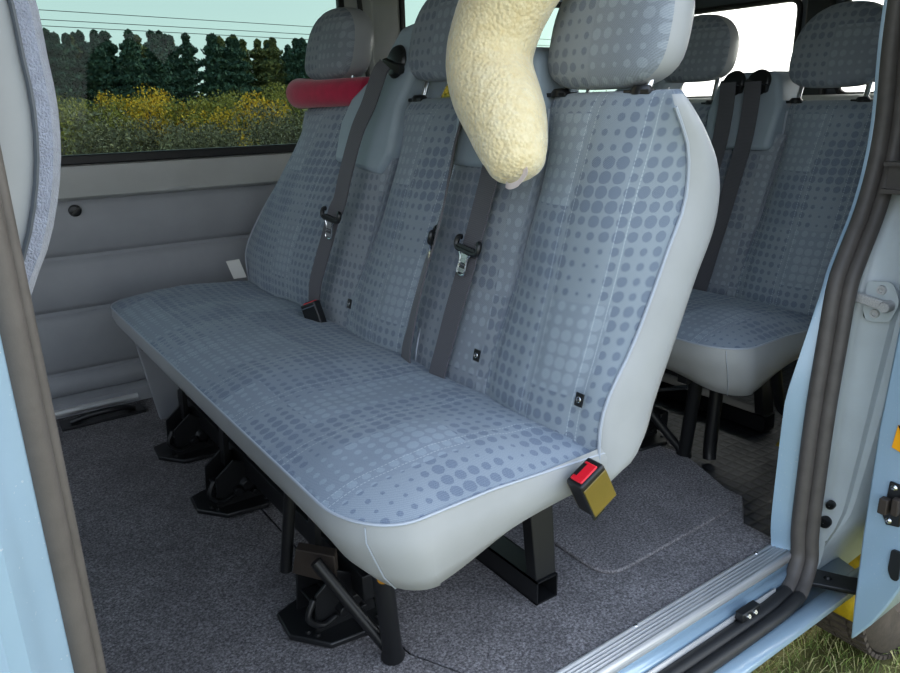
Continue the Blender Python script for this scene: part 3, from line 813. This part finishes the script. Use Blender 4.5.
# C pillar contour
CP = [(1.250,-.045,.640),(1.285,-.035,.650),(1.318,.0,.660),(1.316,.06,.665),(1.318,.18,.668),(1.325,.32,.672),(1.345,.46,.678),(1.365,.56,.684),(1.400,.62,.688),(1.445,.69,.692),(1.472,.77,.694),(1.482,.86,.696),(1.475,1.0,.70),(1.47,1.2,.70),(1.42,1.3,.70)]
cp = catmull([(x, y, z) for x, z, y in CP], 5)
sill = [(-.02,.634,-.05),(.4,.634,-.05),(.8,.634,-.05),(1.1,.634,-.05),(1.2,.636,-.05)]
path = catmull(sill, 3)[:-1]+cp
path2 = [p+V((.012,-.022,-.004)) for p in path]
ns_ = len(catmull(sill, 3))-1
mb = MB(); mb.tube(path[:ns_+1], .0150, 14); mb.tube(path2[:ns_+1], .0135, 12)
S('trim_17', mb, M['rubd'], 'dark twin-lobed rubber seal lying along the sill')
mb = MB(); mb.tube(path[ns_:], .0150, 14); mb.tube(path2[ns_:], .0135, 12)
S('trim_9', mb, M['rub'], 'twin-lobed rubber door seal round the opening, up the rear pillar')
# inner painted return of the C pillar
mb = MB(); rows = []
for p in cp[3:]:
    k = 1 if p.z < .33 else max(.12, 1-(p.z-.33)/.25)
    rows.append([V((p.x+.004,p.y+.006,p.z)),V((p.x-.010*k,p.y+.012+.018*k,p.z)),V((p.x-.018*k,p.y+.018+.032*k,p.z)),V((p.x+.02,p.y+.022+.048*k,p.z)),V((p.x+.10,p.y+.026+.055*k,p.z))])
mb.grid(rows); S('trim_10', mb, M['paint'], 'blue painted inner edge of the rear pillar', recalc=False)
# jamb: pale painted face outside the seal
def J(z): return interp([(-.10,1.37),(.0,1.40),(.3,1.41),(.5,1.425),(.6,1.445),(.69,1.495),(.77,1.52),(1.0,1.53),(1.3,1.53)], z)
mb = MB(); rows = []
zz = [-.10+1.45*i/40 for i in range(41)]
for z in zz:
    x = J(z); ys = interp([(-.10,.66),(0,.66),(.6,.675),(1.3,.69)], z); yo = interp([(-.10,.665),(-.06,.665),(.0,.645),(.066,.618),(.16,.605),(.3,.592),(.5,.580),(.7,.575),(1.3,.575)], z)
    rows.append([V((x-.03,ys+.01,z)),V((x-.006,ys-.004,z)),V((x,ys-.012,z)),V((x,lerp(ys,yo,.75),z)),V((x+.010,lerp(ys,yo,.82),z)),V((x+.012,yo,z)),V((x+.03,yo-.012,z)),V((x+.10,yo-.018,z)),V((x+.25,yo-.012,z))])
mb.grid(rows); S('trim_11', mb, M['jamb'], 'pale painted door jamb outside the rubber seal', recalc=False)
# horizontal channel (sliding door rail) through the jamb
mb = MB(); mb.box((1.44,.54,.725),(1.62,.665,.733)); mb.box((1.44,.54,.775),(1.62,.665,.782)); mb.box((1.452,.54,.733),(1.458,.66,.775)); S('trim_12', mb, M['rub'], 'dark slide rail channel crossing the jamb')
# striker
stk = empty('door_striker', (1.42,.64,.50), 'steel door striker bolted to the pale jamb', 'striker')
mb = MB(); jx = 1.419
q = rr_poly([(.652,.565),(.605,.570),(.588,.535),(.600,.495),(.640,.488),(.652,.50),(.650,.53)], .010, 4)
mb.prism([(jx,a,b) for a, b in q], (-.004,0,0)); mb.build('striker_plate', M['jamb'], stk, bevel=.001)
mb = MB(); mb.beam((jx-.016,.662,.535),(jx-.016,.603,.526),.010,.018); mb.build('striker_bar', M['alu'], stk, bevel=.002)
mb = MB(); mb.lathe((jx-.004,.605,.526),(-1,0,0),[(.001,.022),(.009,.022),(.011,.018),(.011,0)],18); mb.build('striker_pin', M['alu'], stk)
for y, z in ((.622,.553),(.628,.506)):
    mb = MB(); mb.lathe((jx-.004,y,z),(-1,0,0),[(.001,.002),(.004,.002),(.005,.005),(.008,.005),(.009,0)],16); mb.build('bolt', M['alu'], stk)
# rubber buffers on jamb
for i, (y, z, r, lab) in enumerate(((.655,.052,.013,'round black rubber buffer low on the jamb'),(.648,.095,.009,'small black screw stop above the rubber buffer'))):
    mb = MB(); mb.lathe((1.402,y,z),(-1,-.15,0),[(.001,.014),(r*.8,.014),(r,.010),(r,0)],20); o = mb.build('rubber_buffer', M['blkp']); tag(o, lab, 'buffer')

# sill: aluminium strip, painted steps, outer sill
al = [(.7165,-.004),(.7165,.003),(.714,.0045)]
for y in (.709,.702,.695,.688,.681): al += [(y,.0045),(y-.0012,.0025),(y-.0035,.0025),(y-.0047,.0045)]
al += [(.674,.0045),(.668,.003),(.666,-.002),(.666,-.012)]
al = al
def ribbed(name, prof, x0, x1, m, thick, label=None, cat=None, kind=None):
    mb = MB(); rows = [[V((x, y, z)) for y, z in prof] for x in (x0, x1)]
    mb.grid(rows); o = mb.build(name, m, recalc=False, angle=20)
    s = o.modifiers.new('t', 'SOLIDIFY'); s.thickness = thick; s.offset = -1
    if kind: o['kind'] = kind
    tag(o, label, cat); return o
strip = ribbed('sill_strip', al, .05, 1.335, M['alu'], .002, 'ribbed aluminium step strip screwed along the door sill', 'sill strip')
for x in (.35,.62,.885,1.251):
    mb = MB(); mb.lathe((x,.7125,.004),(0,0,1),[(.001,.0022),(.003,.0022),(.0042,.0008),(.0045,0)],14); so = mb.build('screw', M['steel']); so.parent = strip; so.location = V(so.location)-strip.location
ribbed('trim_13', [(.667,-.012),(.664,-.022),(.656,-.025),(.650,-.034),(.650,-.050)], .05, 1.33, M['paint'], .003, 'blue painted inner step of the sill', kind='structure')
ribbed('trim_14', [(.651,-.040),(.648,-.028),(.645,-.028),(.643,-.050)], .05, 1.22, M['alu'], .003, 'steel slide track beside the sill', kind='structure')
mb = MB(); mb.tube([(0,.630,-.052),(1.20,.630,-.052)], .010, 10)
mb2 = MB()
ribbed('trim_15', [(.65,-.060),(.612,-.070),(.604,-.060),(.596,-.059),(.572,-.062),(.568,-.070),(.585,-.10),(.68,-.16)], .05, 1.47, M['paint'], .003, 'blue painted outer sill edge', kind='structure')
# little bracket with two screws
e = empty('track_stop', (1.12,.63,-.03), 'small black track stop with two screws, on the sill', 'bracket')
mb = MB(); mb.box((1.085,.628,-.034),(1.14,.645,-.016)); mb.build('stop_plate', M['blkp'], e, bevel=.002)
for x in (1.10,1.12):
    mb = MB(); mb.lathe((x,.628,-.025),(0,-1,.5),[(.001,.005),(.004,.005),(.0055,.002),(.0055,0)],12); mb.build('screw', M['steel'], e)
# underside and inner sill box
mb = MB(); mb.box((-1.5,.69,-.16),(1.50,2.45,-.065)); S('trim_16', mb, M['rubd'], 'dark underside of the van', smooth=False)

# ------------------------------------------------------------------ open sliding door (front edge), stands outboard of the jamb
door = empty('door_1', (1.3,.5,-.12)); door['kind'] = 'structure'; door['label'] = 'slid-open blue side door seen edge-on'
mb = MB()
# cross-section in y-z at the front edge: inner side, bottom point, curved outer skin
inner = [(.560,1.30),(.537,.90),(.535,.55),(.541,.33),(.538,.12),(.533,-.03),(.528,-.113)]
outer = [(.520,-.100),(.497,-.058),(.476,-.005),(.458,.05),(.44,.13),(.425,.30),(.418,.5),(.43,.9),(.47,1.30)]
sec = inner+outer
mb.prism([(1.30,y,z) for y, z in sec], (1.25,0,0)); mb.build('door_panel', M['paint'], door, bevel=.004)
mb = MB()
q = [(.506,.245),(.480,.245),(.478,.165),(.500,.160),(.508,.175)]
mb.prism([(1.300,a,b) for a, b in q], (-.006,0,0)); lp = mb.build('latch_plate', M['blkp'], door, bevel=.002)
mb = MB(); mb.box((1.278,.497,.185),(1.294,.512,.215)); mb.box((1.280,.480,.190),(1.294,.492,.222)); mb.build('latch_claw', M['rust'], lp, bevel=.002)
for z in (.236,.170):
    mb = MB(); mb.lathe((1.294,.497,z),(-1,0,0),[(.001,.003),(.003,.003),(.0055,.001),(.006,0)],14); mb.build('latch_screw', M['steel'], lp)
mb = MB(); mb.prism([(1.2995,a,b) for a, b in rr_poly([(.484,.118),(.466,.118),(.464,.060),(.476,.058),(.484,.075)],.006,3)], (-.005,0,0)); mb.build('end_plug', M['blkp'], door)
mb = MB(); mb.prism([(1.299,a,b) for a, b in ((.5095,.352),(.48,.35),(.48,.298),(.5135,.308))], (-.0012,0,0)); stx = mb.build('warning_sticker', M['yel'], door, smooth=False)
mb = MB(); mb.prism([(1.2976,a,b) for a, b in ((.5095,.352),(.48,.352),(.48,.300))], (-.0006,0,0)); mb.build('black_triangle', M['blkp'], stx, smooth=False)

# roller arm from the sill corner to the door
arm = empty('guide_arm', (1.35,.62,-.06), 'black steel guide arm joining the sill corner to the open door', 'guide arm')
mb = MB(); mb.prism([(1.30,.652,-.058),(1.33,.615,-.058),(1.36,.56,-.056),(1.42,.50,-.050),(1.45,.515,-.05),(1.40,.59,-.056),(1.37,.655,-.058)], (0,0,.010)); mb.build('arm_plate', M['blkp'], arm, bevel=.002)
for x, y in ((1.335,.638),(1.362,.615)):
    mb = MB(); mb.lathe((x,y,-.048),(0,0,1),[(.001,.005),(.006,.005),(.008,.001),(.009,0)],14); mb.build('bolt', M['blk'], arm)

# ------------------------------------------------------------------ rear wheel and arch
wh = empty('wheel', (2.12,.80,-.66), 'dusty rear road wheel under the open door', 'wheel')
mb = MB(); c = (2.12,.80,-.33)
tp = [(.20,-.10),(.25,-.108),(.30,-.104),(.325,-.09),(.335,-.06),(.337,0),(.335,.06),(.325,.09),(.30,.104),(.25,.108),(.20,.10)]
mb.lathe(c, (0,1,0), tp, 72)
for k in range(60):
    a = 2*math.pi*k/60; d = V((math.cos(a), 0, math.sin(a))); tdir = V((-math.sin(a), 0, math.cos(a)))
    for y in (-.075,-.025,.025,.075): mb.obox(V(c)+d*.337+V((0,y,0))+tdir*(.006 if y > 0 else -.006), (tdir, V((0,1,0)), d), (.011,.021,.006))
M['tyre'] = grain('dusty_tyre', '4a4138', .85, .2, 25, .3, 200, .002)
mb.build('tyre', M['tyre'], wh, angle=30)
mb = MB(); mb.lathe(c, (0,-1,0), [(.20,.10),(.195,.085),(.16,.05),(.13,.045),(.11,.07),(.05,.075),(.001,.075)], 40); mb.build('rim', M['tyre'], wh)
M['archp'] = grain('arch_yellow_reflection', 'c9a91e', .35, .25, 14, .3, 40, .004, col2='7d6a18', spec=.7)  # the yellow is a reflection put into the liner's colour
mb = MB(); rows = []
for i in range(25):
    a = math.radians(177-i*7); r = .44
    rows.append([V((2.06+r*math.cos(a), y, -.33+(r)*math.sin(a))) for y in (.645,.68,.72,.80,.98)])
mb.grid(rows); o = mb.build('arch_liner', M['archp'], recalc=False); s = o.modifiers.new('t','SOLIDIFY'); s.thickness = .006; tag(o, 'wheel arch lining with a yellow reflection put into its colour, between jamb and open door', 'wheel arch')
mb = MB(); mb.box((1.52,.588,-.02),(1.55,.61,.05)); o = mb.build('rubber_flap', M['rubd'], bevel=.004); tag(o, 'small black rubber block beside the open door edge', 'rubber block')

# ------------------------------------------------------------------ outside: ground, grass, trees
G = -.66
def m_ground():
    m = mat('dry_meadow', '6f7046', .95); t = NT(m); o = t.obj()
    a = t.noise(.35, o, 5); b = t.noise(14, o, 5, .7)
    c = t.mix(a, '5e6a3c', '8d8450'); c = t.mix(t.math('MULTIPLY', b, .8), c, '4a4628')
    t.l(c, t.b.inputs['Base Color']); t.bump(b, .6, .03); return m
mb = MB(); N = 40; rows = []
for i in range(N+1):
    rows.append([V((-220+440*i/N, -160+440*j/N, G+(0 if abs(-220+440*i/N) < 25 and abs(-160+440*j/N) < 25 else noise.noise(V((i*.3,j*.3,0)))*.5)-.01)) for j in range(N+1)])
mb.grid(rows); o = S('ground', mb, m_ground(), 'grassy field', recalc=False)
M['grass'] = None
def m_grass():
    m = mat('grass_blades', '7f8f4c', .7); t = NT(m); g = t.n('ShaderNodeNewGeometry')
    c = t.ramp(g.outputs['Random Per Island'], [(0, '56702f'), (.4, '7f9448'), (.7, 'a8a86a'), (1, 'cfc796')]); t.l(c, t.b.inputs['Base Color']); return m
M['grass'] = m_grass()
mb = MB(); rnd = random.Random(3)
def blade(x, y, h, w):
    a = rnd.uniform(0, 6.283); dx, dy = math.cos(a), math.sin(a); l = h*rnd.uniform(.5, 1.5); b = rnd.uniform(0, 6.283); ex, ey = math.cos(b)*l, math.sin(b)*l
    mb.add([(x-dx*w,y-dy*w,G-.005),(x+dx*w,y+dy*w,G-.005),(x+ex*.45+dx*w*.7,y+ey*.45+dy*w*.7,G+h*.75),(x+ex*.45-dx*w*.7,y+ey*.45-dy*w*.7,G+h*.75),(x+ex,y+ey,G+h*.9)], [(0,1,2,3),(3,2,4)])
for k in range(26000):
    x = rnd.uniform(.9, 3.3); y = rnd.uniform(.05, 2.0); blade(x, y, rnd.uniform(.02, .055), rnd.uniform(.0008, .0020))
o = mb.build('grass', M['grass'], recalc=False, smooth=False); tag(o, 'short mixed green and straw grass below the door sill', 'grass', kind='stuff')

def foliage_mat(name, c1, c2, c3):
    m = mat(name, c1, .9); t = NT(m); g = t.n('ShaderNodeNewGeometry')
    c = t.ramp(g.outputs['Random Per Island'], [(0, c1), (.5, c2), (1, c3)]); t.l(c, t.b.inputs['Base Color']); return m
M['pine'] = foliage_mat('pine_needles', '30463c', '3c5446', '4c6048')
M['pine2'] = foliage_mat('mixed_needles', '4c5638', '626438', '7c7440')
M['bushy'] = foliage_mat('yellow_leaves', 'a8861e', 'd0a024', 'e8c040')
M['busho'] = foliage_mat('olive_leaves', '66662e', '8a8236', 'a89a4a')
M['weeds'] = foliage_mat('dry_weeds', '4a4634', '665f48', '8d8668')
M['bark'] = mat('bark', '4a4038', .9)
def leafmesh(name, m, fn, n, s, trunk, rnd):
    mb = MB()
    for k in range(n):
        p = fn(rnd); a = V((rnd.gauss(0,1), rnd.gauss(0,1), rnd.gauss(0,1))).normalized(); b = a.cross(V((rnd.gauss(0,1), rnd.gauss(0,1), rnd.gauss(0,1)))).normalized(); q = s*rnd.uniform(.5,1.3)
        mb.add([p+a*q, p+b*q*.6, p-a*q, p-b*q*.6], [(0,1,2,3)])
    return mb
def make_tree(kind, h, seed):
    rnd = random.Random(seed)
    if kind in ('pine', 'mixed'):
        def fn(r):
            t = r.random()**.8; rad = (1-t)**.6*h*.27*(.75+.35*math.sin(t*40))+.05*h*(1-t); a = r.uniform(0, 6.283); q = r.random()**.5
            return V((math.cos(a)*rad*q, math.sin(a)*rad*q, h*(.12+.88*t)))
        mb = leafmesh('t', None, fn, 2600, h*.024, None, rnd)
    else:
        cs = [(rnd.gauss(0, h*.25), rnd.gauss(0, h*.25), h*rnd.uniform(.3, .85), h*rnd.uniform(.14, .26)) for _ in range(9)]
        def fn(r):
            c = r.choice(cs); d = V((r.gauss(0,1), r.gauss(0,1), r.gauss(0,1))).normalized()*c[3]*r.random()**.4; return V(c[:3])+d
        mb = leafmesh('t', None, fn, 2600, h*.019, None, rnd)
    return mb
TREES = {}
def plant(kind, variant, x, y, h, rz, label, cat, group):
    key = (kind, variant)
    if key not in TREES:
        root = empty({'pine':'conifer_tree','mixed':'conifer_tree'}.get(kind, 'autumn_bush'), (x, y, G))
        m = {'pine':'pine','mixed':'pine2','yellow':'bushy','olive':'busho','weeds':'weeds'}[kind]
        mb = make_tree(kind, 1.0, hash(kind) % 7+variant*13 if False else len(kind)*10+variant)
        o = mb.build('foliage', M[m], None, recalc=False, smooth=False); o.location = (0, 0, 0)
        # foliage mesh was recentred: undo
        c = V((sum(v.x for v in mb.v)/len(mb.v), sum(v.y for v in mb.v)/len(mb.v), min(v.z for v in mb.v)))
        for vv in o.data.vertices: vv.co += c
        o.parent = root
        t = MB(); 
        if kind in ('pine','mixed'): t.tube([(0,0,-.02),(0,0,.85)], [.022,.006], 7)
        else:
            r2 = random.Random(variant)
            for _ in range(5): t.tube([(0,0,-.02),(r2.gauss(0,.1),r2.gauss(0,.1),.3),(r2.gauss(0,.2),r2.gauss(0,.2),.75)], [.014,.010,.004], 5)
        tk = t.build('trunk', M['bark'], None); 
        c = V((sum(v.x for v in t.v)/len(t.v), sum(v.y for v in t.v)/len(t.v), min(v.z for v in t.v)))
        for vv in tk.data.vertices: vv.co += c
        tk.location = (0,0,0); tk.parent = root
        TREES[key] = root
    else:
        root = copy_tree(TREES[key])
    root.location = (x, y, G); root.scale = (h, h, h); root.rotation_euler = (0, 0, rz)
    tag(root, label, cat, group)
rnd = random.Random(11)
# conifer band about 75 m off; x range covers both side windows
x = 4; k = 0
while x < 62:
    y = 70+rnd.uniform(-1, 1)+4*rnd.choice((0,1,2,3,4)); h = rnd.uniform(7.7, 8.3)*(y+8)/80*(1 if x < 32 else .93)
    kind = 'mixed' if 26 < x < 31 or (k % 11 == 8) else 'pine'
    plant(kind, k % 3, x, y, h, rnd.uniform(0, 6), {'pine':'dark green conifer in the distant tree line beyond the window','mixed':'yellowish green conifer in the distant tree line'}[kind], 'tree', {'pine':'dark conifers in the tree line','mixed':'yellowish conifers in the tree line'}[kind])
    x += rnd.uniform(.40, .62); k += 1
x = -5; k = 0
while x < 26:
    y = 24+rnd.uniform(-3, 4); h = rnd.uniform(2.0, 2.6); 
    u = x/ y
    kind = 'yellow' if (.23 < u < .285) or (.34 < u < .44 and k % 2) or (.6 < u < .8 and k % 2) else 'olive'
    plant(kind, k % 2, x, y, h*(1.12 if kind == 'yellow' else .95), rnd.uniform(0, 6), {'yellow':'golden autumn bush in front of the dark trees','olive':'olive green thicket bush outside the window'}[kind], 'bush', {'yellow':'golden bushes outside the window','olive':'olive bushes outside the window'}[kind])
    x += rnd.uniform(.5, .9); k += 1
x = -3; k = 0
while x < 15:
    plant('weeds', k % 2, x, 13+rnd.uniform(-1.2, 1.5), rnd.uniform(1.25, 1.65), rnd.uniform(0, 6), 'low dry thicket bush with thin pale stems outside the window', 'bush', 'low dry thickets outside the window')
    x += rnd.uniform(.35, .6); k += 1
# power lines
for i, dz in enumerate((0, .3, .75)):
    mb = MB(); mb.tube([(-60,45,6.6+dz),(0,45,5.35+dz),(25,45,4.9+dz),(60,45,4.6+dz),(100,45,4.8+dz)], .018, 5)
    o = mb.build('power_line', M['blkp']); tag(o, ('lowest', 'middle', 'topmost')[i]+' overhead power line crossing the sky above the trees', 'power line')

# ------------------------------------------------------------------ light
w = bpy.data.worlds.new('world'); SC.world = w; w.use_nodes = True; t = w.node_tree; t.nodes.clear()
out = t.nodes.new('ShaderNodeOutputWorld'); bg = t.nodes.new('ShaderNodeBackground')
tc = t.nodes.new('ShaderNodeTexCoord'); sp = t.nodes.new('ShaderNodeSeparateXYZ'); t.links.new(tc.outputs['Generated'], sp.inputs[0])
rp = t.nodes.new('ShaderNodeValToRGB'); t.links.new(sp.outputs[2], rp.inputs[0])
e = rp.color_ramp.elements; e[0].position = 0; e[0].color = (.80,.83,.84,1); e[1].position = .8; e[1].color = (.36,.47,.66,1)
q = e.new(.18); q.color = (.66,.73,.80,1)
sd = V((.93,.10,.36)).normalized()
dp = t.nodes.new('ShaderNodeVectorMath'); dp.operation = 'DOT_PRODUCT'; dp.inputs[1].default_value = sd; t.links.new(tc.outputs['Generated'], dp.inputs[0])
def mth(op, a, b):
    o = t.nodes.new('ShaderNodeMath'); o.operation = op
    for i, x in enumerate((a, b)):
        if isinstance(x, (int, float)): o.inputs[i].default_value = x
        else: t.links.new(x, o.inputs[i])
    return o.outputs[0]
gl = mth('POWER', mth('MAXIMUM', dp.outputs['Value'], 0.0), 7)
mx = t.nodes.new('ShaderNodeMix'); mx.data_type = 'RGBA'; mx.blend_type = 'ADD'; mx.inputs[0].default_value = 1
cmb = t.nodes.new('ShaderNodeCombineXYZ')
for i, k in enumerate((3.2, 3.0, 2.6)): t.links.new(mth('MULTIPLY', gl, k), cmb.inputs[i])
t.links.new(rp.outputs[0], mx.inputs[6]); t.links.new(cmb.outputs[0], mx.inputs[7])
t.links.new(mx.outputs[2], bg.inputs[0]); bg.inputs[1].default_value = 1.0; t.links.new(bg.outputs[0], out.inputs[0])
sl = bpy.data.lights.new('sun', 'SUN'); sl.energy = 1.0; sl.angle = math.radians(3); sl.color = (1,.93,.82)
so = bpy.data.objects.new('sun', sl); COL.objects.link(so); so.rotation_euler = V((-.75,-.45,-.55)).to_track_quat('-Z', 'Y').to_euler() if False else V((-.93,-.12,-.36)).to_track_quat('-Z','Y').to_euler()

vs = SC.view_settings; vs.view_transform = 'Standard'; vs.look = 'None'; vs.exposure = 1.8; vs.gamma = 1; vs.use_curve_mapping = False
